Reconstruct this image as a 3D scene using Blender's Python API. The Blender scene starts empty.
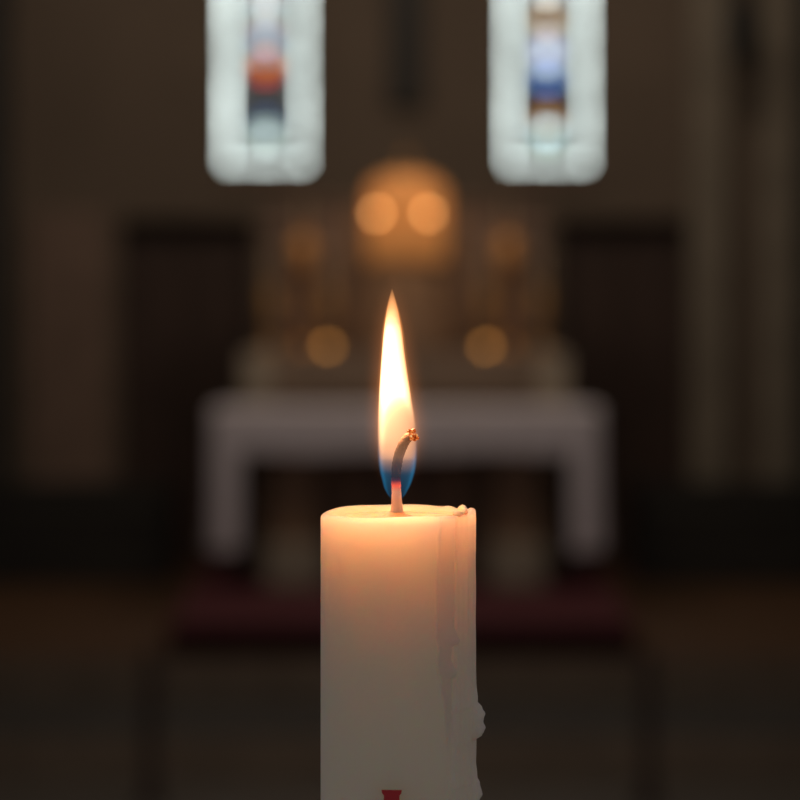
import bpy, bmesh, math, random
from mathutils import Vector, Matrix
random.seed(7)
PI = math.pi
scn = bpy.context.scene
COL = scn.collection
CAMZ = 2.51
FPX = 800 * 85 / 24.0
HOR = 254.0

def at(px, py, D):
    return Vector(((px - 400) / FPX * D, D, CAMZ - (py - HOR) / FPX * D))
def X(px, D): return (px - 400) / FPX * D
def Z(py, D): return CAMZ - (py - HOR) / FPX * D

# ---------------------------------------------------------------- materials
def new_mat(name):
    m = bpy.data.materials.new(name); m.use_nodes = True
    nt = m.node_tree
    return m, nt, nt.nodes['Principled BSDF']

def mat(name, col, rough=0.7, metal=0.0, var=0.15, scale=6.0, bump=0.0, coords='Object', stretch=(1, 1, 1)):
    m, nt, b = new_mat(name)
    b.inputs['Roughness'].default_value = rough
    b.inputs['Metallic'].default_value = metal
    tc = nt.nodes.new('ShaderNodeTexCoord'); mp = nt.nodes.new('ShaderNodeMapping')
    mp.inputs['Scale'].default_value = stretch
    nz = nt.nodes.new('ShaderNodeTexNoise'); nz.inputs['Scale'].default_value = scale; nz.inputs['Detail'].default_value = 5
    rp = nt.nodes.new('ShaderNodeValToRGB')
    rp.color_ramp.elements[0].position = .3; rp.color_ramp.elements[1].position = .7
    rp.color_ramp.elements[0].color = tuple(c * (1 - var) for c in col) + (1,)
    rp.color_ramp.elements[1].color = tuple(min(1, c * (1 + var)) for c in col) + (1,)
    nt.links.new(tc.outputs[coords], mp.inputs[0]); nt.links.new(mp.outputs[0], nz.inputs['Vector'])
    nt.links.new(nz.outputs['Fac'], rp.inputs[0]); nt.links.new(rp.outputs[0], b.inputs['Base Color'])
    if bump:
        bp = nt.nodes.new('ShaderNodeBump'); bp.inputs['Strength'].default_value = bump; bp.inputs['Distance'].default_value = .01
        nt.links.new(nz.outputs['Fac'], bp.inputs['Height']); nt.links.new(bp.outputs[0], b.inputs['Normal'])
    return m

def emis(name, col, s):
    m, nt, b = new_mat(name)
    b.inputs['Base Color'].default_value = tuple(min(1, c) for c in col) + (1,)
    b.inputs['Emission Color'].default_value = tuple(col) + (1,)
    b.inputs['Emission Strength'].default_value = s
    return m

def planks(name, c1, c2, axis_scale, rough=.5):
    m, nt, b = new_mat(name)
    b.inputs['Roughness'].default_value = rough
    tc = nt.nodes.new('ShaderNodeTexCoord'); mp = nt.nodes.new('ShaderNodeMapping'); mp.inputs['Scale'].default_value = axis_scale
    br = nt.nodes.new('ShaderNodeTexBrick')
    br.inputs['Color1'].default_value = c1 + (1,); br.inputs['Color2'].default_value = c2 + (1,)
    br.inputs['Mortar'].default_value = tuple(c * .4 for c in c1) + (1,); br.inputs['Mortar Size'].default_value = .008
    nt.links.new(tc.outputs['Object'], mp.inputs[0]); nt.links.new(mp.outputs[0], br.inputs['Vector'])
    nt.links.new(br.outputs[0], b.inputs['Base Color'])
    return m

M = {}
M['plaster'] = mat('plaster', (.145, .110, .080), .9, var=.10, scale=1.5, bump=.05)
M['plaster_side'] = mat('dark_panelling', (.03, .032, .03), .7, scale=3)
M['stone_light'] = mat('light_stone', (.36, .31, .235), .8, scale=5, bump=.05)
M['pilaster'] = mat('pilaster_stone', (.215, .185, .14), .85, scale=4, bump=.05)
M['stone'] = mat('warm_stone', (.20, .135, .10), .8, scale=5, bump=.05)
M['gradine'] = mat('gradine_stone', (.24, .175, .125), .8, scale=5, bump=.05)
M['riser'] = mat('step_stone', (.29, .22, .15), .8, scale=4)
M['tread'] = mat('dark_tread', (.045, .04, .032), .7, scale=4)  # treads darker than the risers
M['dark_wood'] = mat('dark_wood', (.055, .032, .022), .6, scale=3, stretch=(8, 8, 1), var=.3)
M['door_wood'] = mat('door_wood', (.05, .027, .018), .6, scale=3, stretch=(8, 8, 1), var=.3)
M['black_wood'] = mat('black_wood', (.02, .018, .014), .6, scale=3, stretch=(1, 8, 8), var=.3)
M['altar_wood'] = mat('altar_wood', (.27, .165, .095), .6, scale=3, stretch=(8, 8, 1), var=.25)
M['altar_dark'] = mat('altar_recess', (.20, .13, .085), .7, scale=4)
M['parquet'] = planks('parquet', (.115, .058, .026), (.09, .046, .02), (4, 12, 1))
M['floor_tile'] = planks('floor_tile', (.12, .1, .075), (.1, .085, .065), (2, 2, 1))
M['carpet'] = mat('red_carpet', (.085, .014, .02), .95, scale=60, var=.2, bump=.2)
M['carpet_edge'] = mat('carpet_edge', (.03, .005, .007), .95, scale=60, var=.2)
M['linen'] = mat('white_linen', (.78, .735, .78), .9, scale=30, var=.04, bump=.05)
M['brass'] = mat('brass', (.85, .42, .13), .45, metal=.3, scale=8, var=.1)
M['brass_dim'] = mat('dark_brass', (.50, .29, .11), .5, metal=.3, scale=8, var=.15)  # darker tone of the brass
M['gold'] = mat('gold', (.95, .47, .17), .5, metal=.25, scale=12, var=.12)
M['iron'] = mat('black_iron', (.02, .02, .02), .5, metal=.6)
M['altar_candle'] = mat('altar_candle_wax', (.55, .42, .26), .5, var=.05)
M['lead'] = mat('lead_came', (.06, .06, .06), .5, metal=.5)
M['amber'] = emis('amber_glow', (1, .46, .15), 6.8)
M['amber_dim'] = emis('knop_glint_glow', (1, .42, .09), 1.7)

# ---------------------------------------------------------------- helpers
def box(bm, x0, x1, y0, y1, z0, z1):
    vs = [bm.verts.new((x, y, z)) for x in (x0, x1) for y in (y0, y1) for z in (z0, z1)]
    for f in ((0, 1, 3, 2), (4, 6, 7, 5), (0, 4, 5, 1), (2, 3, 7, 6), (0, 2, 6, 4), (1, 5, 7, 3)):
        bm.faces.new([vs[i] for i in f])

def lathe(bm, prof, seg=32, cx=0, cy=0, cap=True):
    rings = []
    for r, z in prof:
        rings.append([bm.verts.new((cx + r * math.cos(2 * PI * i / seg), cy + r * math.sin(2 * PI * i / seg), z)) for i in range(seg)])
    for a, b in zip(rings, rings[1:]):
        for i in range(seg):
            j = (i + 1) % seg
            bm.faces.new((a[i], a[j], b[j], b[i]))
    if cap:
        bm.faces.new(list(reversed(rings[0]))); bm.faces.new(rings[-1])

def tube(bm, pts, rad, seg=12):
    rings = []
    n = len(pts)
    for k, p in enumerate(pts):
        d = (Vector(pts[min(k + 1, n - 1)]) - Vector(pts[max(k - 1, 0)])).normalized()
        ref = Vector((0, 1, 0)) if abs(d.y) < .9 else Vector((1, 0, 0))
        u = d.cross(ref).normalized(); v = d.cross(u).normalized()
        r = rad[k] if isinstance(rad, (list, tuple)) else rad
        rings.append([bm.verts.new(Vector(p) + u * r * math.cos(2 * PI * i / seg) + v * r * math.sin(2 * PI * i / seg)) for i in range(seg)])
    for a, b in zip(rings, rings[1:]):
        for i in range(seg):
            j = (i + 1) % seg
            bm.faces.new((a[i], a[j], b[j], b[i]))
    bm.faces.new(list(reversed(rings[0]))); bm.faces.new(rings[-1])

def obj(name, bm, m, parent=None, loc=None, smooth=False, bevel=0.0):
    bmesh.ops.recalc_face_normals(bm, faces=bm.faces)
    me = bpy.data.meshes.new(name); bm.to_mesh(me); bm.free()
    for x in (m if isinstance(m, (list, tuple)) else [m]): me.materials.append(x)
    if smooth:
        for p in me.polygons: p.use_smooth = True
    o = bpy.data.objects.new(name, me); COL.objects.link(o)
    if parent: o.parent = parent
    if loc is not None: o.location = loc
    if bevel:
        b = o.modifiers.new('bevel', 'BEVEL'); b.width = bevel; b.segments = 2; b.limit_method = 'ANGLE'
    return o

def bx(name, dims, m, parent=None, loc=None, bevel=0.0):
    bm = bmesh.new(); box(bm, *dims); return obj(name, bm, m, parent, loc, bevel=bevel)

def thing(name, label, cat, loc=(0, 0, 0), group=None):
    o = bpy.data.objects.new(name, None); COL.objects.link(o); o.location = loc
    o.empty_display_size = .1
    o['label'] = label; o['category'] = cat
    if group: o['group'] = group
    return o

def tag(o, label, cat, group=None):
    o['label'] = label; o['category'] = cat
    if group: o['group'] = group
    return o

def structure(o, label=None):
    o['kind'] = 'structure'
    if label: o['label'] = label
    return o

def copy_tree(o, parent=None):
    c = o.copy(); COL.objects.link(c)
    if parent: c.parent = parent
    for ch in list(o.children): copy_tree(ch, c)
    return c

# ---------------------------------------------------------------- room shell
DW = 19.0
H_PLAT, H_STEP, H_NAVE = 2.109, 2.309, 2.509
ZP, ZS, ZN = CAMZ - H_PLAT, CAMZ - H_STEP, CAMZ - H_NAVE
XL, XR = X(12, DW), X(800, DW)
DP, DS = 14.75, 13.6
WT = 6.4
structure(bx('floor', (XL - 3, XR + 3, -1.5, DS, ZN - .2, ZN), M['floor_tile']))
def step(name, d0, d1, z0, z1, top):
    bm = bmesh.new(); box(bm, XL, XR, d0, d1, z0, z1)
    bm.faces.ensure_lookup_table(); bmesh.ops.recalc_face_normals(bm, faces=bm.faces)
    for f in bm.faces:
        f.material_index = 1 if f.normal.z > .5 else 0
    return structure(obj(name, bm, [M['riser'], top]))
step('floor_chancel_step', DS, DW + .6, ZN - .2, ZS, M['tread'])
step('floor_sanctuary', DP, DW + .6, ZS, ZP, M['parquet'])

# back wall with openings, built as piers and bands around the two windows and two doors
WX = [(X(223.5, DW), X(306.5, DW)), (X(506.5, DW), X(589.5, DW))]
WZ0, WZ1 = Z(166.5, DW), Z(-35, DW)
DX = [(X(120, DW), X(256, DW)), (X(556, DW), X(688, DW))]
DZ1 = Z(219, DW)
bm = bmesh.new()
TH = .35
def wb(x0, x1, z0, z1): box(bm, x0, x1, DW, DW + TH, z0, z1)
wb(XL - .3, DX[0][0], ZP, DZ1); wb(DX[0][1], DX[1][0], ZP, DZ1); wb(DX[1][1], XR + .3, ZP, DZ1)
wb(XL - .3, XR + .3, DZ1, WZ0)
wb(XL - .3, WX[0][0], WZ0, WZ1); wb(WX[0][1], WX[1][0], WZ0, WZ1); wb(WX[1][1], XR + .3, WZ0, WZ1)
wb(XL - .3, XR + .3, WZ1, WT)
for a, b in DX: box(bm, a - .1, b + .1, DW + TH + .001, DW + TH + .1, ZP, DZ1 + .1)
structure(obj('wall_back', bm, M['plaster']))
structure(bx('wall_left', (XL - .3, XL, 12.0, DW, ZN, WT), M['plaster_side']))
structure(bx('wall_right', (XR, XR + .3, 12.0, DW, ZN, WT), M['plaster_side']))
# pilasters on the right of the back wall
for a, b in ((690, 727), (759, 794)):
    cx = (X(a, DW) + X(b, DW)) / 2; hw = (X(b, DW) - X(a, DW)) / 2
    bm = bmesh.new(); box(bm, cx - hw, cx + hw, DW - .12, DW - .001, ZP, WT - .3)
    box(bm, cx - hw - .03, cx + hw + .03, DW - .16, DW - .001, ZP, ZP + .3)
    structure(obj('trim_pilaster', bm, M['pilaster'], bevel=.015))
bm = bmesh.new()
box(bm, X(30, DW), X(108, DW), DW - .06, DW - .001, ZP, Z(212, DW))
structure(obj('trim_wall_panel', bm, M['stone'], bevel=.01))
# doors
for i, (x0, x1) in enumerate(DX):
    d = bpy.data.objects.new('door_%d' % (i + 1), None); COL.objects.link(d); d.location = ((x0 + x1) / 2, DW, ZP); structure(d)
    hw = (x1 - x0) / 2; hh = DZ1 - ZP
    for s in (-1, 1):
        bm = bmesh.new()
        a, b = sorted((s * .004, s * (hw - .005)))
        box(bm, a, b, .20, .25, .005, hh - .005)
        for z0, z1 in ((.12, hh * .42), (hh * .48, hh - .14)):
            box(bm, a + .09, b - .09, .185, .2, z0, z1)
        lf = obj('door_leaf', bm, M['door_wood'], d, bevel=.006)
        bm = bmesh.new(); tube(bm, [(s * .05, .2, 1.02), (s * .05, .15, 1.02), (s * .13, .15, 1.02)], .009)
        obj('door_handle', bm, M['iron'], lf)
# windows: stained glass of small coloured quarries, border glow raised to sharpen its blurred edge
# each row of quarries: left border, right border, strip inside the border, field, then red, green, blue of the central figure
LIGHT_A = [
    (2.9, 1.9, .02, .5, 1.3, 1.6, 1.6), (6.0, 4.2, .02, .02, 1.4, 1.5, 1.5), (6.3, 5.2, .02, .02, 1.5, 1.1, 1.1), (6.3, 3.8, .02, .02, 2.2, 2.6, 2.7),
    (5.4, 3.4, .02, .02, 1.7, 2.2, 2.1), (5.4, 3.9, .02, .02, 1.1, 1.2, 1.2), (3.7, 3.3, .9, .02, .92, .4, .25), (3.9, 2.7, .25, .02, 1.1, 1.5, 2.2),
    (4.0, 3.1, .02, .55, .1, .65, .8), (2.8, 3.1, 1.6, .02, 1.8, .6, .03), (3.0, 2.2, .9, .02, 1.5, .03, .02), (4.8, 2.7, .3, .02, .02, .02, .02),
    (5.5, 3.7, .45, .25, .05, .02, .03), (5.1, 4.1, .03, .02, .02, .02, .02), (4.7, 2.7, .02, .02, .02, .02, .03), (6.2, 4.6, .02, .02, .15, .3, .6),
    (5.6, 3.9, .02, .2, 1.3, 1.7, 1.5), (3.5, 2.7, .02, .02, 1.9, 2.3, 2.2), (3.5, 1.2, .02, .02, .1, .1, .1), (5.2, 5.0, .1, .1, .1, .1, .1)]
LIGHT_B = [
    (3.9, 2.5, .02, .02, .6, .6, .6), (5.2, 3.2, .02, .02, 2.2, 2.5, 2.5), (6.3, 4.8, .02, .4, 3.1, 3.4, 3.3), (6.2, 4.5, .02, .02, .1, .1, .1),
    (5.2, 3.3, .02, .02, .3, .05, .02), (4.6, 3.0, .65, .02, 2.0, 1.4, .7), (4.3, 3.4, .02, .55, .02, .02, .02), (4.4, 3.5, .02, .15, 1.4, 1.5, 1.7),
    (4.4, 2.9, .02, .02, 1.5, 1.7, 2.7), (4.7, 3.1, .02, .02, 2.1, 2.5, 2.5), (3.9, 3.2, 1.1, .02, .02, .03, .4), (3.8, 3.2, 1.0, .02, .3, .8, 1.9),
    (4.6, 2.9, .2, .02, .02, .02, .05), (5.2, 2.7, .3, .02, .02, .02, .02), (5.4, 2.8, .02, .02, .5, .1, .02), (6.0, 4.8, .02, .02, 1.1, .7, .2),
    (5.2, 3.6, .02, .15, 2.6, 3.5, 3.9), (3.9, 2.8, .02, .02, .9, 1.3, 1.0), (3.5, 1.4, .02, .02, .1, .1, .1), (5.2, 5.0, .1, .1, .1, .1, .1)]
SILL = (3.4, 3.6, 2.8, 2.4, 2.4, 2.6, 3.4, 3.4, 3.2, 3.2, 2.4, 2.2, 2.2, 2.6, 3.6, 3.4)   # foot row, glow raised to keep the blurred lower edge crisp
GLASS_TINT = (.84, .96, .92)
def quarry(rows, j, k):
    if j == 39: return [SILL[k] * c for c in GLASS_TINT]
    bl, br, inner, field, r, g, b_ = rows[j // 2]
    if k == 0: return [bl * .9 * c for c in GLASS_TINT]
    if k == 15: return [br * 1.12 * c for c in GLASS_TINT]
    if k in (1, 14): return [inner * c for c in GLASS_TINT]
    w = {7: 1, 8: 1, 6: .35, 9: .35}.get(k, 0)
    return [w * v for v in (r, g, b_)] if w else [field * c for c in GLASS_TINT]
gm = bpy.data.materials.new('stained_glass'); gm.use_nodes = True
nt = gm.node_tree; b = nt.nodes['Principled BSDF']
va = nt.nodes.new('ShaderNodeVertexColor'); va.layer_name = 'glass'
b.inputs['Base Color'].default_value = (.02, .02, .02, 1); b.inputs['Roughness'].default_value = .3
nt.links.new(va.outputs[0], b.inputs['Emission Color']); b.inputs['Emission Strength'].default_value = 1.0
for i, (x0, x1) in enumerate(WX):
    w = bpy.data.objects.new('window_%d' % (i + 1), None); COL.objects.link(w); w.location = ((x0 + x1) / 2, DW + .1, WZ0); structure(w)
    NU, NV = 16, 40
    data = (LIGHT_A, LIGHT_B)[i]
    bm = bmesh.new(); cl = bm.loops.layers.float_color.new('glass')
    W = x1 - x0; H = WZ1 - WZ0
    for j in range(NV):
        for k in range(NU):
            xa = -W / 2 + W * k / NU; xb = xa + W / NU; za = H - H * j / NV; zb = za - H / NV
            vs = [bm.verts.new((x, 0, z)) for x, z in ((xa, zb), (xb, zb), (xb, za), (xa, za))]
            f = bm.faces.new(vs)
            q = quarry(data, j, k)
            for l in f.loops: l[cl] = (q[0], q[1], q[2], 1)
    bmesh.ops.remove_doubles(bm, verts=bm.verts, dist=1e-5)
    g = obj('glass_pane', bm, gm, w)
    bm = bmesh.new()
    for k in (4, 12):
        x = -W / 2 + W * k / NU; box(bm, x - .003, x + .003, -.006, -.001, 0, H)
    for j in range(0, NV, 8):
        z = H * j / NV; box(bm, -W / 2, W / 2, -.012, -.007, z - .004, z + .004)
    obj('lead_came', bm, M['lead'], w)
    bm = bmesh.new(); box(bm, -W / 2 - .02, W / 2 + .02, -.16, -.101, -.10, -.03); obj('window_sill', bm, M['stone'], w)

# predella and carpet
DA = 16.5
ZA = CAMZ - 1.957
PX0, PX1 = X(172, 15.0), X(632, 15.0)
pr = thing('altar_platform', 'low wide dais carpeted in dark red under the altar', 'platform', (0, 14.9, ZP))
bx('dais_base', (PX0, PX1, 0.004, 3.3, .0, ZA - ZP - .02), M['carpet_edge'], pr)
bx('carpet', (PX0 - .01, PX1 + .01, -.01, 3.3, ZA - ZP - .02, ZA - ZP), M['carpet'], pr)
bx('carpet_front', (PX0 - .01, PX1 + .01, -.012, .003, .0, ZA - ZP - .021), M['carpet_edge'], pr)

# ---------------------------------------------------------------- altar
AZ = Z(414, DA)                       # underside of cloth top
al = thing('altar', 'stone and wood altar table standing on the red dais', 'altar', (0, DA, ZA))
hA = AZ - ZA
ax0, ax1 = X(225, DA), X(587, DA)
bx('altar_top', (ax0, ax1, .03, .80, hA - .14, hA - .004), M['stone'], al, bevel=.01)
for a, b in ((268, 318), (493, 543)):
    l = bx('leg', (X(a, DA), X(b, DA), .10, .7, .27, hA - .141), M['altar_wood'], al, bevel=.01)
    bx('leg_base', (X(a, DA) - .02, X(b, DA) + .02, .06, .74, .0, .269), M['stone_light'], l, bevel=.015)
bx('front_panel', (X(318, DA) + .02, X(493, DA) - .02, .3, .36, .02, hA - .141), M['altar_dark'], al)
bm = bmesh.new()
for a in (348, 400, 452): box(bm, X(a - 12, DA), X(a + 12, DA), .27, .299, .05, hA - .2)
obj('carved_pilaster', bm, M['altar_wood'], al)

# cloth: front fall and two long end falls that wrap round the corners with folds
def cloth():
    bm = bmesh.new()
    cx0, cx1 = X(212, DA), X(600, DA)
    zt = AZ + .004
    def sheet(x0, x1, L, nx, nz, fold, flare=0.0):
        rows = []
        for j in range(nz + 1):
            t = j / nz
            row = []
            for i in range(nx + 1):
                u = i / nx; x = x0 + (x1 - x0) * u
                y = -.012 - fold * t * (.5 + .5 * math.sin(x * 42 + 1.3 * t)) - flare * t
                row.append((x, DA + y, zt - L * t - .006 * math.sin(x * 9) * t))
            rows.append(row)
        return rows
    def skin(rows, th=.004):
        f = [[bm.verts.new(p) for p in r] for r in rows]
        bk = [[bm.verts.new((p[0], p[1] + th, p[2])) for p in r] for r in rows]
        nr, nc = len(rows), len(rows[0])
        for j in range(nr - 1):
            for i in range(nc - 1):
                bm.faces.new((f[j][i], f[j][i + 1], f[j + 1][i + 1], f[j + 1][i]))
                bm.faces.new((bk[j][i], bk[j + 1][i], bk[j + 1][i + 1], bk[j][i + 1]))
        for j in range(nr - 1):
            for c in (0, nc - 1): bm.faces.new((f[j][c], f[j + 1][c], bk[j + 1][c], bk[j][c]))
        for i in range(nc - 1):
            for c in (0, nr - 1): bm.faces.new((f[c][i], f[c][i + 1], bk[c][i + 1], bk[c][i]))
    xi0, xi1 = X(241, DA), X(571, DA)
    skin(sheet(xi0, xi1, .235, 120, 8, .012))
    skin(sheet(cx0, xi0, .80, 16, 20, .03))
    skin(sheet(xi1, cx1, .80, 16, 20, .03))
    box(bm, cx0, cx1, DA - .012, DA + .84, zt, zt + .006)
    for s, xx in ((-1, cx0), (1, cx1)):
        rows = []
        for j in range(13):
            t = j / 12; rows.append([(xx + s * (.012 + .03 * t * (.5 + .5 * math.sin(k * 1.3))), DA - .01 + .85 * k / 20, zt - .80 * t) for k in range(21)])
        f = [[bm.verts.new(p) for p in r] for r in rows]; g = [[bm.verts.new((p[0] - s * .004, p[1], p[2])) for p in r] for r in rows]
        for j in range(12):
            for k in range(20):
                bm.faces.new((f[j][k], f[j][k + 1], f[j + 1][k + 1], f[j + 1][k])); bm.faces.new((g[j][k], g[j + 1][k], g[j + 1][k + 1], g[j][k + 1]))
        box(bm, min(xx, xx + s * .014), max(xx, xx + s * .014), DA - .012, DA + .84, zt - .004, zt + .006)
    return obj('altar_cloth', bm, M['linen'])
tag(cloth(), 'white linen cloth draped over the altar with long falls at both ends', 'altar cloth')

# ---------------------------------------------------------------- retable behind the altar
DR = 17.55
rt = thing('retable', 'pale stone retable shelf and back panel standing behind the altar', 'retable', (0, DR, ZA))
gz = Z(352, DR) - ZA
bx('lower_body', (X(250, DR), X(560, DR), .02, .6, 0, gz - .3), M['gradine'], rt)
bx('shelf', (X(247, DR), X(563, DR), 0, .62, gz - .299, gz), M['gradine'], rt, bevel=.01)
for a, b in ((243, 273), (538, 568)):
    e = bx('end_pier', (X(a, DR), X(b, DR), -.12, -.002, 0, gz - .004), M['stone_light'], rt, bevel=.02)
bx('back_panel', (X(264, DR), X(546, DR), .45, .6, gz + .001, Z(205, DR) - ZA), M['stone'], rt, bevel=.01)
bx('cornice', (X(259, DR), X(551, DR), .41, .62, Z(205, DR) - ZA, Z(199, DR) - ZA), M['stone'], rt, bevel=.01)
bx('centre_panel', (X(356, DR), X(458, DR), .34, .449, gz + .001, Z(207, DR) - ZA), M['altar_wood'], rt, bevel=.01)

GZ = ZA + gz + .001
DT = DR + .17
# tabernacle on a plinth
tb = thing('tabernacle', 'golden domed tabernacle raised on a plinth at the centre of the retable', 'tabernacle', (X(406.5, DT), DT, GZ))
def zz(py): return Z(py, DT) - GZ
def hx(w): return w / 2 / FPX * DT
bx('plinth', (-hx(62), hx(62), -.1, .1, 0, zz(262)), M['altar_wood'], tb, bevel=.01)
bx('cabinet_body', (-hx(78), hx(78), -.14, .16, zz(262), zz(190)), M['gold'], tb, bevel=.012)
for s in (-1, 1):
    bm = bmesh.new(); a, b = sorted((s * .004, s * hx(60))); box(bm, a, b, -.155, -.1405, zz(256), zz(196)); box(bm, a + .03, b - .03, -.162, -.155, zz(250), zz(202))
    dd = obj('door', bm, M['gold'], tb, bevel=.004)
bm = bmesh.new(); lathe(bm, [(hx(75) * math.cos(t) + .002, zz(190) + .001 + (zz(173) - zz(190)) * math.sin(t)) for t in [k * PI / 2 / 9 for k in range(10)]], 32)
dm = obj('dome', bm, M['gold'], tb, smooth=True)
dm.scale = (1, .36, 1)
bm = bmesh.new(); box(bm, -.008, .008, -.008, .008, zz(171), zz(152)); box(bm, -.035, .035, -.007, .007, zz(161), zz(158.5))
obj('cross', bm, M['brass_dim'], tb)
for px in (377, 428):  # glowing globes on brackets, added to make the two bright spots here
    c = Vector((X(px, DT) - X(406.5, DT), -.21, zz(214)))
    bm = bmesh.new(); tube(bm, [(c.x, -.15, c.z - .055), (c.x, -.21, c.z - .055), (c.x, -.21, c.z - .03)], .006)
    br = obj('added_globe_bracket', bm, M['brass'], tb)
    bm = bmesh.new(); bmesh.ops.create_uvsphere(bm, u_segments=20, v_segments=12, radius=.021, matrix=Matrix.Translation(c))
    obj('added_glow_globe', bm, M['amber'], br, smooth=True)

# candlesticks
def candlestick(h, knop, brass):
    t = thing('candlestick', '', 'candlestick')
    bm = bmesh.new(); lathe(bm, [(.062, 0), (.065, .012), (.05, .03), (.026, .05), (.018, .07)], 24); obj('base', bm, brass, t, smooth=True)
    bm = bmesh.new()
    lathe(bm, [(.016, .07), (.014, h * .3), (.03, h * .34), (.014, h * .38), (.014, h - .24), (knop, h - .2), (knop * 1.1, h - .11), (knop, h - .03), (.02, h)], 24)
    obj('stem', bm, brass, t, smooth=True)
    bm = bmesh.new(); lathe(bm, [(.02, h), (.05, h + .012), (.055, h + .02), (.0, h + .014)], 24, cap=False); obj('drip_pan', bm, brass, t, smooth=True)
    c = bmesh.new(); lathe(c, [(.011, h + .014), (.011, h + .014 + .22), (.004, h + .014 + .222)], 16); obj('candle', c, M['altar_candle'], t)
    return t
specs = [(303, 240, .060, 'brass', 'tall brass candlestick with bright knop, left of the tabernacle', .30),
         (508, 240, .060, 'brass', 'tall brass candlestick with bright knop, right of the tabernacle', .30),
         (270, 292, .040, 'brass_dim', 'short dark brass candlestick at the left end of the retable shelf', .16),
         (541, 292, .040, 'brass_dim', 'short dark brass candlestick at the right end of the retable shelf', .16),
         (329, 292, .040, 'brass_dim', 'short dark brass candlestick nearest the tabernacle on its left', .20),
         (486, 292, .040, 'brass_dim', 'short dark brass candlestick nearest the tabernacle on its right', .20)]
protos = {}
for px, py, kn, br, lab, dy in specs:
    D = DR + dy
    h = Z(py - 6, D) - GZ
    key = (py, br)
    if key not in protos: o = protos[key] = candlestick(h, kn, M[br])
    else: o = copy_tree(protos[key])
    o.location = (X(px, D), D, GZ)
    o['label'] = lab; o['group'] = 'candlesticks on the retable shelf'
# glowing cups added to stand in for highlights on the brass knops
def glint():
    t = thing('knop_glint', '', 'glint cup')
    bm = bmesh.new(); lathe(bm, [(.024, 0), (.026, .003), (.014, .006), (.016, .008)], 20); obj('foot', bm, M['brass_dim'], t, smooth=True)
    bm = bmesh.new(); lathe(bm, [(.016, .0085), (.026, .018), (.028, .032), (.025, .050), (.022, .052)], 20); obj('glow_cup', bm, M['amber_dim'], t, smooth=True)
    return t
v0 = glint(); v1 = copy_tree(v0)
for o, px, lab in ((v0, 327.5, 'small glowing amber cup added as a brass glint on the retable shelf, left of the flame'), (v1, 486, 'small glowing amber cup added as a brass glint on the retable shelf, right of the flame')):
    o.location = (X(px, DR + .06), DR + .06, GZ); o['label'] = lab; o['group'] = 'glowing cups added as brass glints on the retable shelf'

# crucifix shaft between the windows
cz1, cz0 = 4.9, Z(104, 18.9)
cr = thing('crucifix', 'tall dark wooden cross hung on the wall between the two lit windows', 'cross', (X(407, 18.9), 18.92, cz0))
bx('upright', (-.12, .12, 0, .07, 0, cz1 - cz0), M['black_wood'], cr, bevel=.006)
bx('crossbar', (-.5, .5, 0.005, .065, 1.0, 1.2), M['black_wood'], cr, bevel=.006)

# wall lantern, right
DLn = 18.4
ln = thing('wall_lantern', 'dark iron lantern bracketed out from the pilasters at the upper right', 'lantern', (X(743, DLn), DLn, Z(66, DLn)))
bm = bmesh.new(); lathe(bm, [(.02, 0), (.07, .03), (.10, .12), (.105, .34), (.07, .40), (.02, .46)], 8); obj('lantern_body', bm, M['iron'], ln)
bm = bmesh.new(); tube(bm, [(0, 0, .46), (0, 0, .75)], .02); obj('chain', bm, M['iron'], ln)
bm = bmesh.new(); tube(bm, [(0, 0, .74), (0, .3, .82), (0, .62, .74)], .02); obj('bracket', bm, M['iron'], ln)

# choir benches against the back wall, either side
def bench():
    t = thing('choir_bench', '', 'bench')
    L = 1.15
    bx('seat', (-L / 2 + .04, L / 2 - .04, -.40, 0.0, .42, .46), M['black_wood'], t, bevel=.005)
    bx('backrest', (-L / 2 + .04, L / 2 - .04, .005, .04, .2, .62), M['black_wood'], t, bevel=.005)
    bx('kneeler', (-L / 2 + .04, L / 2 - .04, -.39, -.36, .02, .419), M['black_wood'], t)
    for s in (-1, 1):
        bx('bench_end', (s * (L / 2 - .02) - .02, s * (L / 2 - .02) + .02, -.44, .05, 0, .66), M['black_wood'], t, bevel=.01)
    return t
b0 = bench(); b1 = copy_tree(b0)
for o, px, lab in ((b0, 85, 'low black wooden bench by the back wall, left of the altar'), (b1, 722, 'low black wooden bench by the back wall, right of the altar')):
    o.location = (X(px, 18.3) , 18.5, ZP); o['label'] = lab; o['group'] = 'benches by the back wall'

# dark newel posts at the foot of the steps
def newel():
    t = thing('newel_post', '', 'post')
    h = .66; r = .034
    bx('base', (-r - .02, r + .02, -r - .02, r + .02, 0, .06), M['dark_wood'], t, bevel=.004)
    bx('post_shaft', (-r, r, -r, r, .06, h), M['dark_wood'], t, bevel=.004)
    bm = bmesh.new(); bmesh.ops.create_uvsphere(bm, u_segments=16, v_segments=10, radius=.03, matrix=Matrix.Translation((0, 0, h + .022))); obj('finial', bm, M['dark_wood'], t, smooth=True)
    return t
n0 = newel(); n1 = copy_tree(n0)
for o, px, lab in ((n0, 151, 'dark wooden post at the foot of the steps, left of the candle'), (n1, 648, 'dark wooden post at the foot of the steps, right of the candle')):
    o.location = (X(px, 12.9), 12.9, ZN); o['label'] = lab; o['group'] = 'posts at the foot of the steps'

# ---------------------------------------------------------------- the candle
DC = .914
K = DC / FPX                          # metres per pixel at the candle
R = 76.4 * K
CXP = 397.0
C0 = Vector((X(CXP, DC), DC, 0))
ZT = Z(511.5, DC)                     # rim height
HC = .16
root = thing('candle', 'large burning cream wax pillar candle with wax runs down its right side', 'candle', (C0.x, C0.y, ZT - HC))

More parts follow.
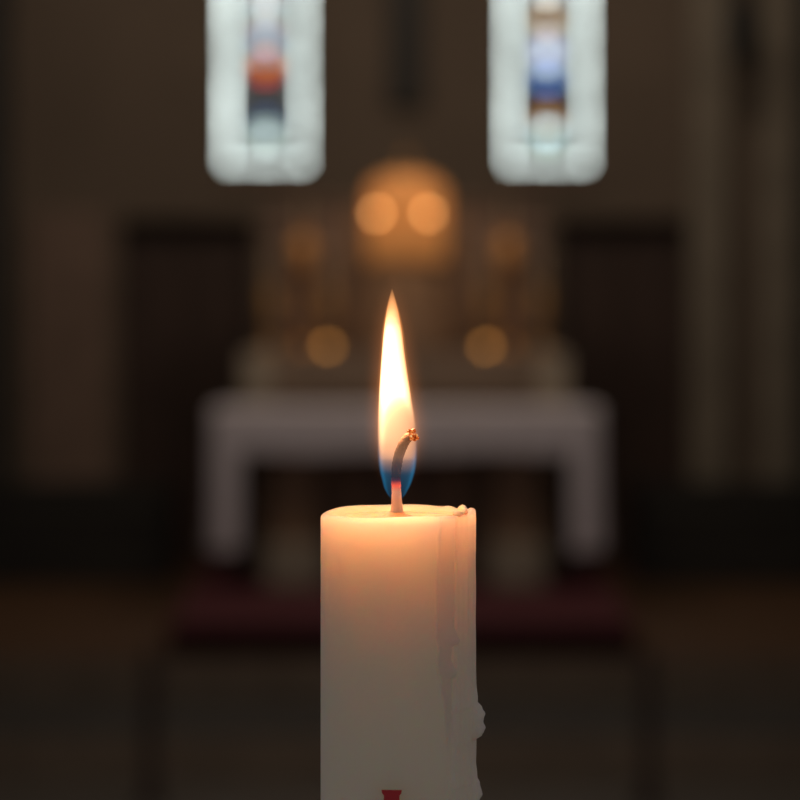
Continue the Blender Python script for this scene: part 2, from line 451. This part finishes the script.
WAXC = (.93, .83, .715)
def wax(name, rough, mixt=0.0, base=None, scale=.095):
    m, nt, b = new_mat(name)
    at_ = nt.nodes.new('ShaderNodeAttribute'); at_.attribute_name = 'cloudy'
    mc = nt.nodes.new('ShaderNodeMix'); mc.data_type = 'RGBA'
    mc.inputs[6].default_value = (base or WAXC) + (1,); mc.inputs[7].default_value = (.74, .72, .66, 1)
    nt.links.new(at_.outputs['Fac'], mc.inputs[0]); nt.links.new(mc.outputs[2], b.inputs['Base Color'])
    b.inputs['Subsurface Weight'].default_value = 1.0
    b.inputs['Subsurface Radius'].default_value = (1.0, .55, .32)
    b.inputs['Subsurface Scale'].default_value = scale
    b.inputs['Subsurface Anisotropy'].default_value = .0
    b.inputs['Roughness'].default_value = rough
    b.inputs['IOR'].default_value = 1.43
    tc = nt.nodes.new('ShaderNodeTexCoord'); nz = nt.nodes.new('ShaderNodeTexNoise'); nz.inputs['Scale'].default_value = 260; nz.inputs['Detail'].default_value = 3
    bp = nt.nodes.new('ShaderNodeBump'); bp.inputs['Strength'].default_value = .06; bp.inputs['Distance'].default_value = .0006
    nt.links.new(tc.outputs['Object'], nz.inputs['Vector']); nt.links.new(nz.outputs['Fac'], bp.inputs['Height']); nt.links.new(bp.outputs[0], b.inputs['Normal'])
    if mixt:
        tr = nt.nodes.new('ShaderNodeBsdfTransparent'); mx = nt.nodes.new('ShaderNodeMixShader'); mx.inputs[0].default_value = mixt
        out = nt.nodes['Material Output']
        nt.links.new(b.outputs[0], mx.inputs[1]); nt.links.new(tr.outputs[0], mx.inputs[2]); nt.links.new(mx.outputs[0], out.inputs['Surface'])
    return m
M['wax'] = wax('cream_wax', .45)
M['wax_wet'] = wax('melted_wax', .06, base=(.88, .66, .47), scale=.03)
M['wax_rim'] = wax('rim_wax', .3, base=(.84, .64, .47), scale=.02)
M['wax_drip'] = wax('translucent_wax_run', .28, .40)

def rimz(a):      # a = angle, 0 faces the camera (-Y), +90deg = right
    d = math.degrees(a)
    g = lambda c, w: math.exp(-((d - c) / w) ** 2)
    return .0003 * math.sin(a * 2 + 1) + .00018 * math.sin(5 * a + .4) + .0017 * g(114, 5.5) + .0007 * g(132, 7) + .0011 * g(90, 16) - .0003 * max(0, math.cos(a + 1.5)) ** 3
def zc(py): return Z(py, DC - R * .6) - (ZT - HC)
# wax runs down the side: (pixel row, left angle, right angle, thickness); dull = cloudy set wax
RUN_A = [(497, 47, 104, .0007), (507, 48, 104, .0007), (520, 47, 104, .0006), (600, 46.5, 106, .0006), (640, 48, 104, .0006), (690, 46, 104, .0007), (708, 44, 106, .0010),
         (716, 42, 110, .0024), (722, 41, 112, .0033), (727, 41, 112, .0029), (730, 41, 112, .0028), (736, 42, 110, .0034), (741, 43, 108, .0028), (745, 45, 105, .0007),
         (770, 44, 104, .0006), (784, 42, 106, .0009), (792, 41, 108, .0018), (804, 41, 108, .0024), (812, 44, 104, .0008), (870, 45, 102, .0005), (892, 60, 90, .0)]
RUN_B = [(497, 36, 49, .0004), (514, 34, 49, .0004), (540, 31, 48, .0004), (600, 29, 47.5, .0004), (625, 29, 47.5, .0005), (634, 29, 50, .0010), (640, 30, 52, .0016), (643, 31, 51, .0013), (646, 31, 45, .0006),
         (658, 30, 44, .0005), (664, 30, 46.5, .0009), (671, 31, 49, .0015), (675, 32, 48, .0012), (678, 33, 45, .0005), (712, 37, 45, .0003), (760, 40, 44, .0)]
def interp(rows, py):
    if py < rows[0][0] or py > rows[-1][0]: return None
    for p, q in zip(rows, rows[1:]):
        if p[0] <= py <= q[0]:
            t = (py - p[0]) / (q[0] - p[0]); t = t * t * (3 - 2 * t)
            return [p[i] + (q[i] - p[i]) * t for i in (1, 2, 3)]
def ss(x, a, b):
    t = max(0, min(1, (x - a) / (b - a))); return t * t * (3 - 2 * t)
def pyof(z): return HOR + (CAMZ - (z + ZT - HC)) * FPX / (DC - R * .6)
def relief(a, z):
    """thickness of the wax run and cloudiness at angle a, height z"""
    d = math.degrees(a); d = d - 360 if d > 180 else d
    py = pyof(z); h = 0; dull = 0
    q = interp(RUN_A, py)
    if q:
        e = min(ss(d, q[0] - .8, q[0] + 2.2), 1 - ss(d, q[1] - 9, q[1] + 2))
        w = q[2]
        if w > .0012: w = .0007 + (w - .0007) * ss(d, 58, 84)       # the bulges hang at the far side
        h = max(h, (1.2 if w < .001 else 1.0) * e * w * (1 + .16 * math.sin(d * .42 + .8) + .10 * math.sin(d * .95 + py * .01) + .06 * math.sin(py * .11 + d * .2)))
        h -= .00022 * e * math.exp(-((d - 70.5 - 2 * math.sin(py * .02)) / 1.4) ** 2)
        dull = max(dull, .35 * e)
    q = interp(RUN_B, py)
    if q:
        e = min(ss(d, q[0] - .6, q[0] + 2.2), 1 - ss(d, q[1] - 2.4, q[1] + .8))
        w = q[2]
        if w > .0007: w = .0004 + (w - .0004) * ss(d, q[0] + 4, q[1] - 5)
        h = max(h, e * w)
        if q[2] > 0 and e > .01: dull = max(dull, e * min(1, q[2] / .0003))
    return h, dull
bm = bmesh.new()
dl = bm.verts.layers.float.new('cloudy')
NA, NZ = 0, 0
angs = []
a = -180.0
while a < 179.99:
    angs.append(a); a += .55 if 24 <= a <= 140 else 2.5
seg = len(angs)
prof = [(.6 * R, -HC, 0), (.97 * R, -HC, 0), (R, -HC + .0012, 0)]
zz_ = -HC + .004
while zz_ < -.0045:
    prof.append((R, zz_, ss(zz_, -.012, -.004) * .6)); zz_ += .0005 if zz_ > -.118 else .004
prof += [(R, -.004, .7), (R, -.0029, .9), (R - .00005, -.0013, 1), (R - .0002, -.0007, 1), (R - .0006, -.0002, 1), (R - .0013, .0, 1), (R - .0021, -.0003, .95), (R - .0027, -.0008, .7), (R - .0033, -.0015, .4), (R - .0037, -.0020, .2), (R - .0046, -.0021, 0)]
pool = len(prof)
for rr in (.75, .6, .45, .3, .22, .16, .115): prof.append((rr * R, -.0021 if rr > .31 else -.0021 + .0022 * (1 - (rr - .1) / .22) ** 2, 0))
rings = []
for r, z, w in prof:
    ring = []
    for d in angs:
        a = math.radians(d); h, du = relief(a, HC + z)
        if r < R * .999: 
            f = max(0, 1 - (R - r) / .0030); h *= f; du *= f
        v = bm.verts.new(((r + h) * math.sin(a), -(r + h) * math.cos(a), HC + z + w * rimz(a) + (.4 * h if r < R and r > R - .003 else 0)))
        v[dl] = du; ring.append(v)
    rings.append(ring)
for n, (a, b) in enumerate(zip(rings, rings[1:])):
    for i in range(seg):
        j = (i + 1) % seg
        f = bm.faces.new((a[i], a[j], b[j], b[i])); f.material_index = 1 if n >= pool - 2 else (2 if n >= pool - 6 else 0)
bm.faces.new(rings[-1]).material_index = 1; bm.faces.new(rings[0])
body = obj('wax_body', bm, [M['wax'], M['wax_wet'], M['wax_rim']], root, smooth=True)
# lumps of wax where the run spills over the rim
def lump(x, z, y, sx, sy, sz):
    bm = bmesh.new(); bmesh.ops.create_icosphere(bm, subdivisions=3, radius=1)
    for v in bm.verts:
        v.co = Vector((v.co.x * sx + x, v.co.y * sy + y, v.co.z * sz + z)) + v.normal * .0
    return obj('wax_lump', bm, M['wax_rim'], root, smooth=True)
def lp(px, py, depth, sx, sz, sy=.0018):
    lump((px - CXP) * K, zc(py) - 0.0, depth, sx * K, sy, sz * K)
lp(457, 514.5, -.0135, 5.5, 3.0, .0024)
lp(464, 513, -.0105, 3.5, 3.2, .0020)

# small red cross of wax applied to the front of the candle
bm = bmesh.new()
def patch(poly, th=.0005):
    # poly in px (x, y) relative to photo, mapped on to the cylinder; two verts per row
    fr, bk = [], []
    for (xl, xr, y) in poly:
        rowf, rowb = [], []
        for k in range(9):
            x = xl + (xr - xl) * k / 8; a = math.asin(max(-1, min(1, (x - CXP) * K / R)))
            z = Z(y, DC - R) - (ZT - HC)
            rowf.append(bm.verts.new(((R + th) * math.sin(a), -(R + th) * math.cos(a), z)))
            rowb.append(bm.verts.new(((R - .0003) * math.sin(a), -(R - .0003) * math.cos(a), z)))
        fr.append(rowf); bk.append(rowb)
    for j in range(len(poly) - 1):
        for k in range(8):
            bm.faces.new((fr[j][k], fr[j][k + 1], fr[j + 1][k + 1], fr[j + 1][k])); bm.faces.new((bk[j][k], bk[j + 1][k], bk[j + 1][k + 1], bk[j][k + 1]))
        for c in (0, 8): bm.faces.new((fr[j][c], fr[j + 1][c], bk[j + 1][c], bk[j][c]))
    for k in range(8):
        for c in (0, -1): bm.faces.new((fr[c][k], fr[c][k + 1], bk[c][k + 1], bk[c][k]))
patch([(382.3, 401.7, 790), (382.8, 401.2, 793), (384.6, 399.4, 795.5), (384.5, 399.5, 818), (370, 414, 818.2), (367, 417, 816), (367, 417, 834), (370, 414, 832), (384.5, 399.5, 832.2), (384.5, 399.5, 880), (382, 402, 884), (382, 402, 887)][:4]
      + [(384.5, 399.5, 820)])
patch([(367, 417, 820), (369, 415, 824), (369, 415, 830), (367, 417, 834)])
patch([(384.5, 399.5, 834), (384.5, 399.5, 872), (382, 402, 876), (382, 402, 879)])
obj('cross_motif', bm, mat('red_wax', (.62, .03, .045), .45, var=.05, scale=200), root)

# wick
def wp(px, py, dy=0): return Vector(((px - CXP) * K, dy, Z(py, DC) - (ZT - HC)))
ctrl = [(397, 517), (397, 508), (396.6, 500), (396.4, 492), (396.0, 484), (396.0, 474), (397.2, 463), (399.6, 453), (403.0, 444), (407.0, 438), (411.5, 434)]
rad = [7.5, 6.0, 5.2, 4.8, 4.7, 4.8, 5.0, 5.2, 5.2, 4.8, 3.4]
pts, rr = [], []
for k in range(len(ctrl) - 1):
    p0, p1, p2, p3 = (Vector(ctrl[max(k - 1, 0)]), Vector(ctrl[k]), Vector(ctrl[k + 1]), Vector(ctrl[min(k + 2, len(ctrl) - 1)]))
    for j in range(5):
        t = j / 5
        q = .5 * ((2 * p1) + (-p0 + p2) * t + (2 * p0 - 5 * p1 + 4 * p2 - p3) * t * t + (-p0 + 3 * p1 - 3 * p2 + p3) * t ** 3)
        pts.append(wp(q.x, q.y, -.0028 * max(0, min(1, (480 - q.y) / 36)) ** .8)); rr.append((rad[k] + (rad[k + 1] - rad[k]) * t) * K)
pts.append(wp(*ctrl[-1], -.0030)); rr.append(rad[-1] * K)
bm = bmesh.new(); tube(bm, pts, rr, 20)
for v in bm.verts:
    a = math.sin(v.co.z * 5200 + math.atan2(v.co.y, v.co.x - .0) * 2)
    if v.co.z > pts[18].z: v.co += Vector((random.uniform(-1, 1), random.uniform(-1, 1), random.uniform(-1, 1))) * .00013 + Vector((1, 0, 0)) * a * .00010
m, nt, b = new_mat('wick_charred')
tc = nt.nodes.new('ShaderNodeTexCoord'); sx = nt.nodes.new('ShaderNodeSeparateXYZ'); mr = nt.nodes.new('ShaderNodeMapRange')
z_a, z_b = pts[0].z, pts[-1].z
mr.inputs[1].default_value = z_a; mr.inputs[2].default_value = z_b
nt.links.new(tc.outputs['Object'], sx.inputs[0]); nt.links.new(sx.outputs[2], mr.inputs[0])
cr1 = nt.nodes.new('ShaderNodeValToRGB'); nt.links.new(mr.outputs[0], cr1.inputs[0])
def ramp(node, stops):
    e = node.color_ramp.elements
    while len(e) > 1: e.remove(e[-1])
    e[0].position = stops[0][0]; e[0].color = tuple(stops[0][1]) + (1,)
    for p, c in stops[1:]:
        q = e.new(p); q.color = tuple(c) + (1,)
def T(py): return (517 - py) / (517 - 434.0)
ramp(cr1, [(0, (.86, .78, .66)), (T(491), (.86, .70, .55)), (T(485), (.5, .12, .06)), (T(481), (.010, .008, .014)), (T(466), (.008, .007, .010)), (T(452), (.03, .02, .014)), (T(442), (.07, .045, .03)), (1, (.08, .05, .03))])
nt.links.new(cr1.outputs[0], b.inputs['Base Color']); b.inputs['Roughness'].default_value = .8
cr2 = nt.nodes.new('ShaderNodeValToRGB'); nt.links.new(mr.outputs[0], cr2.inputs[0])
ramp(cr2, [(0, (0, 0, 0)), (T(491), (0, 0, 0)), (T(485), (.55, .05, .02)), (T(480), (.05, 0, .01)), (T(477), (0, 0, 0))])
nt.links.new(cr2.outputs[0], b.inputs['Emission Color']); b.inputs['Emission Strength'].default_value = 1.0
wick = obj('wick', bm, m, root, smooth=True)
bm = bmesh.new()
for px, py, r, dy in ((410.5, 430.5, 2.6, 0), (413.5, 429.5, 2.4, -.0004), (412, 434.5, 3.0, -.0006), (415.5, 435, 2.7, 0), (414.5, 438, 2.3, -.0005), (411, 437.5, 2.0, -.0006), (417.5, 437, 1.7, 0), (407.8, 430.6, 1.3, 0)):
    bmesh.ops.create_icosphere(bm, subdivisions=2, radius=r * K, matrix=Matrix.Translation(wp(px, py, dy - .0048)))
for v in bm.verts: v.co += Vector((random.uniform(-1, 1), random.uniform(-1, 1), random.uniform(-1, 1))) * .00018
m, nt, b = new_mat('ember')
b.inputs['Base Color'].default_value = (.05, .012, .004, 1)
nz = nt.nodes.new('ShaderNodeTexNoise'); nz.inputs['Scale'].default_value = 900
tc = nt.nodes.new('ShaderNodeTexCoord'); nt.links.new(tc.outputs['Object'], nz.inputs['Vector'])
r2 = nt.nodes.new('ShaderNodeValToRGB'); nt.links.new(nz.outputs['Fac'], r2.inputs[0])
ramp(r2, [(.36, (.10, .010, .0)), (.50, (.62, .08, .008)), (.60, (.95, .28, .05)), (.74, (1, .75, .35))])
nt.links.new(r2.outputs[0], b.inputs['Emission Color']); b.inputs['Emission Strength'].default_value = .75
obj('ember', bm, m, wick)

# flame: glowing gas as an emissive volume
FL = [(288, 391.8, 392.4), (296, 389.6, 394.6), (304, 387.6, 396.8), (312, 386, 398.8), (330, 383.4, 402.2), (360, 380.6, 406.4), (400, 378, 412.6), (420, 377, 416), (440, 377, 417.6), (460, 378.2, 416.8), (480, 382, 412.5), (492, 386, 407), (500, 392, 401)]
YB, YT = 500.0, 288.0
HF = (YB - YT) * K
bm = bmesh.new()
def rc(y):
    for a, b_ in zip(FL, FL[1:]):
        if a[0] <= y <= b_[0]:
            t = (y - a[0]) / (b_[0] - a[0]); l = a[1] + (b_[1] - a[1]) * t; r = a[2] + (b_[2] - a[2]) * t
            return (l + r) / 2 - CXP, (r - l) / 2
    return (FL[0][1] + FL[0][2]) / 2 - CXP, .3
rings = []; NS = 40; SG = 28
MARG = 24.0
for k in range(NS + 1):
    t = k / NS; y = YB + 1 - (YB - YT + 14) * t
    c, r = rc(max(YT, min(YB, y)))
    dr = (r + MARG * (math.sin(PI * min(1, max(0, (k + .6) / (NS + 1)))) ** .5) * (.35 + .65 * min(1, (k / NS) * 2)))
    if k == NS: dr = .5
    if k == 0: dr = r + 1
    rings.append([bm.verts.new(((c + dr * math.cos(2 * PI * i / SG)) * K, dr * K * math.sin(2 * PI * i / SG), (YB - y) * K)) for i in range(SG)])
for a, b_ in zip(rings, rings[1:]):
    for i in range(SG):
        j = (i + 1) % SG; bm.faces.new((a[i], a[j], b_[j], b_[i]))
bm.faces.new(rings[0]); bm.faces.new(rings[-1])
fm = bpy.data.materials.new('flame_glow'); fm.use_nodes = True
nt = fm.node_tree; nt.nodes.clear(); Lk = nt.links.new
out = nt.nodes.new('ShaderNodeOutputMaterial'); em = nt.nodes.new('ShaderNodeEmission'); Lk(em.outputs[0], out.inputs['Volume'])
tc = nt.nodes.new('ShaderNodeTexCoord'); sp = nt.nodes.new('ShaderNodeSeparateXYZ'); Lk(tc.outputs['Object'], sp.inputs[0])
def mth(op, a, b=None, c=None, clamp=False):
    n = nt.nodes.new('ShaderNodeMath'); n.operation = op; n.use_clamp = clamp
    for i, v in enumerate((a, b, c)):
        if v is None: continue
        if isinstance(v, (int, float)): n.inputs[i].default_value = v
        else: Lk(v, n.inputs[i])
    return n.outputs[0]
def curve(inp, pts, lo, hi):
    n = nt.nodes.new('ShaderNodeFloatCurve'); cv = n.mapping.curves[0]
    pts = sorted(pts)
    P = [(max(0, min(1, x)), (y - lo) / (hi - lo)) for x, y in pts]
    while len(cv.points) > 2: cv.points.remove(cv.points[-1])
    cv.points[0].location = P[0]; cv.points[1].location = P[-1]
    for p in P[1:-1]: cv.points.new(*p)
    for p in cv.points: p.handle_type = 'AUTO_CLAMPED'
    n.mapping.use_clip = False
    n.mapping.update(); Lk(inp, n.inputs['Value'])
    return mth('MULTIPLY_ADD', n.outputs[0], hi - lo, lo)
def tt(y): return (YB - y) / (YB - YT)
t = mth('DIVIDE', sp.outputs[2], HF, clamp=True)
cx = curve(t, [(tt(y), ((l + r) / 2 - CXP)) for y, l, r in FL], -10, 10)
rad_ = curve(t, [(tt(y), (r - l) / 2) for y, l, r in FL], 0, 25)
xp = mth('SUBTRACT', mth('DIVIDE', sp.outputs[0], K), cx)
yp = mth('DIVIDE', sp.outputs[1], K)
rho = mth('SQRT', mth('ADD', mth('MULTIPLY', xp, xp), mth('MULTIPLY', yp, yp)))
u = mth('DIVIDE', rho, mth('MAXIMUM', rad_, .2))
def sstep(v, a, b):
    n = nt.nodes.new('ShaderNodeMapRange'); n.interpolation_type = 'SMOOTHSTEP'
    Lk(v, n.inputs[0]); 
    for i, q in ((1, a), (2, b)):
        if isinstance(q, (int, float)): n.inputs[i].default_value = q
        else: Lk(q, n.inputs[i])
    return n.outputs[0]
inside = mth('SUBTRACT', 1, sstep(u, .86, 1.0))
hol = curve(t, [(0, .92), (tt(470), .92), (tt(450), .90), (tt(430), .84), (tt(416), .76), (tt(405), .62), (tt(397), .44), (tt(390), .2), (tt(382), 0), (1, 0)], 0, 1)
# the bright sheath is thicker on the left
left = mth('MULTIPLY_ADD', mth('DIVIDE', xp, mth('MAXIMUM', rad_, .2)), .16, 0)
hl = mth('ADD', hol, left)
sheath = sstep(u, mth('SUBTRACT', hl, .22), mth('ADD', hl, .12))
kup = curve(t, [(0, 0), (tt(474), 0), (tt(462), .02), (tt(450), .07), (tt(438), .16), (tt(424), .24), (tt(412), .36), (tt(400), .65), (tt(384), 1), (tt(340), 1), (tt(322), .6), (tt(312), .22), (tt(304), .05), (tt(296), .01), (1, .0)], 0, 1)
side = mth('SUBTRACT', 1, mth('MULTIPLY', mth('DIVIDE', xp, mth('MAXIMUM', rad_, .2)), .6))
white = mth('MULTIPLY', mth('MULTIPLY', mth('MULTIPLY', inside, sheath), kup), side)
kp = curve(t, [(0, 0), (tt(478), 0), (tt(470), .10), (tt(461), .38), (tt(449), 1), (tt(395), 1.0), (tt(370), 0), (1, 0)], 0, 1)
peach = mth('MULTIPLY', inside, kp)
kb = curve(t, [(0, .6), (tt(492), .9), (tt(480), 1), (tt(466), .9), (tt(452), .35), (tt(436), .06), (tt(420), 0), (1, 0)], 0, 1)
blue = mth('MULTIPLY', mth('MULTIPLY', mth('SUBTRACT', 1, sstep(u, .92, 1.06)), sstep(u, .72, .97)), kb)
hd = mth('SUBTRACT', rho, rad_)
halo = mth('POWER', mth('SUBTRACT', 1, mth('DIVIDE', hd, MARG - 3), clamp=True), 2.5)  # lens glow round the flame, put in as faint orange emission
kh = curve(t, [(0, .0), (tt(480), .02), (tt(455), .25), (tt(430), .8), (tt(400), 1), (tt(330), .8), (tt(300), .5), (1, .15)], 0, 1)
halo = mth('MULTIPLY', halo, kh)
def col(c, f):
    n = nt.nodes.new('ShaderNodeVectorMath'); n.operation = 'SCALE'; n.inputs[0].default_value = c; Lk(f, n.inputs['Scale']); return n.outputs[0]
def addv(a, b):
    n = nt.nodes.new('ShaderNodeVectorMath'); n.operation = 'ADD'; Lk(a, n.inputs[0]); Lk(b, n.inputs[1]); return n.outputs[0]
orange = mth('MULTIPLY', mth('MULTIPLY', sstep(u, .70, .95), mth('SUBTRACT', 1, sstep(u, 1.0, 1.22))), curve(t, [(0, 0), (tt(470), 0), (tt(450), .05), (tt(400), .12), (tt(350), .3), (tt(320), 1), (tt(300), 1), (tt(291), .5), (1, 0)], 0, 1))
tip = mth('MULTIPLY', inside, curve(t, [(0, 0), (tt(330), 0), (tt(318), .3), (tt(308), .8), (tt(298), .9), (tt(291), .8), (1, 0)], 0, 1))
tot = addv(addv(col((130, 42, 9), orange), col((330, 140, 48), tip)), addv(addv(col((760, 400, 190), white), col((64, 29, 13), peach)), addv(col((1, 24, 48), blue), col((17, 5.2, 1.5), halo))))
Lk(tot, em.inputs['Color']); em.inputs['Strength'].default_value = 1.0
try: fm.volume_sampling = 'MULTIPLE_IMPORTANCE'
except Exception: pass
try: fm.cycles.volume_step_rate = .12
except Exception as e: print('step', e)
try: fm.cycles.homogeneous_volume = False
except Exception: pass
flame = obj('flame', bm, fm, root, loc=(0, 0, Z(YB, DC) - (ZT - HC)))
flame['label'] = 'tall pointed flame, white above, peach inside, blue at its foot'
flame.visible_shadow = True

def lamp(name, kind, loc, e, col, size=.1, target=None, **kw):
    l = bpy.data.lights.new(name, kind); l.energy = e; l.color = col
    if kind in ('POINT', 'SPOT'): l.shadow_soft_size = size
    if kind == 'AREA': l.size = size
    for k, v in kw.items(): setattr(l, k, v)
    o = bpy.data.objects.new(name, l); COL.objects.link(o); o.location = loc
    if target is not None:
        o.rotation_euler = (Vector(target) - Vector(loc)).to_track_quat('-Z', 'Y').to_euler()
    return o
fb = Vector((C0.x, C0.y, 0))
for px, py, e, r in ((396, 405, .16, .003), (395, 372, .18, .003), (394, 340, .10, .002)):
    lamp('flame_light', 'POINT', (C0.x + (px - CXP) * K, C0.y, Z(py, DC)), e * .60, (1, .385, .165), r)

# candle stand below the frame
st = thing('candle_stand', 'tall iron candle stand holding up the lit pillar candle', 'candle stand', (C0.x, C0.y, ZN))
hs = ZT - HC - ZN
bm = bmesh.new(); lathe(bm, [(.17, 0), (.17, .015), (.05, .04), (.02, .06)], 32); obj('base', bm, M['iron'], st, smooth=True)
bm = bmesh.new(); lathe(bm, [(.012, .06), (.012, hs - .03), (.03, hs - .02)], 16); obj('pole', bm, M['iron'], st)
bm = bmesh.new(); lathe(bm, [(.03, hs - .02), (.06, hs - .0095), (.065, hs - .001), (.0, hs - .0005)], 32, cap=False); obj('dish', bm, M['iron'], st)

# ---------------------------------------------------------------- light
w = bpy.data.worlds.new('world'); scn.world = w; w.use_nodes = True
bg = w.node_tree.nodes['Background']; bg.inputs[0].default_value = (1.0, .865, .82, 1); bg.inputs[1].default_value = .138
tbp = at(407, 225, DT)
lamp('fill_spot', 'SPOT', (0.0, 15.0, 4.6), 88, (1, .62, .32), .05, target=tbp, spot_size=math.radians(22), spot_blend=.9)  # unseen spot added to brighten the gold tabernacle
lamp('fill_spot', 'SPOT', (0.0, 15.2, 5.2), 22, (1, .66, .42), .08, target=at(400, 260, DR), spot_size=math.radians(52), spot_blend=1.0)  # wider unseen spot, added to warm the retable

for x in (-1.3, 1.3):  # unseen area lights added to lift the dark chancel walls
    lamp('chancel_fill', 'AREA', (x, 15.2, 5.6), 26, (1, .80, .62), .8, target=(x * .9, 18.6, 1.6))
# ---------------------------------------------------------------- camera
cd = bpy.data.cameras.new('camera'); cam = bpy.data.objects.new('camera', cd); COL.objects.link(cam); scn.camera = cam
cam.location = (0, 0, CAMZ); cam.rotation_euler = (PI / 2, 0, 0)
cd.sensor_fit = 'AUTO'; cd.sensor_width = 24; cd.lens = 85
cd.shift_y = (HOR - 400) / 800
cd.clip_start = .05; cd.clip_end = 200
cd.dof.use_dof = True; cd.dof.focus_distance = DC - .006; cd.dof.aperture_fstop = 5.95
scn.view_settings.view_transform = 'Standard'; scn.view_settings.look = 'None'
scn.view_settings.exposure = 0; scn.view_settings.gamma = 1; scn.view_settings.use_curve_mapping = False
scn.cycles.use_denoising = True
scn.cycles.sample_clamp_indirect = 4
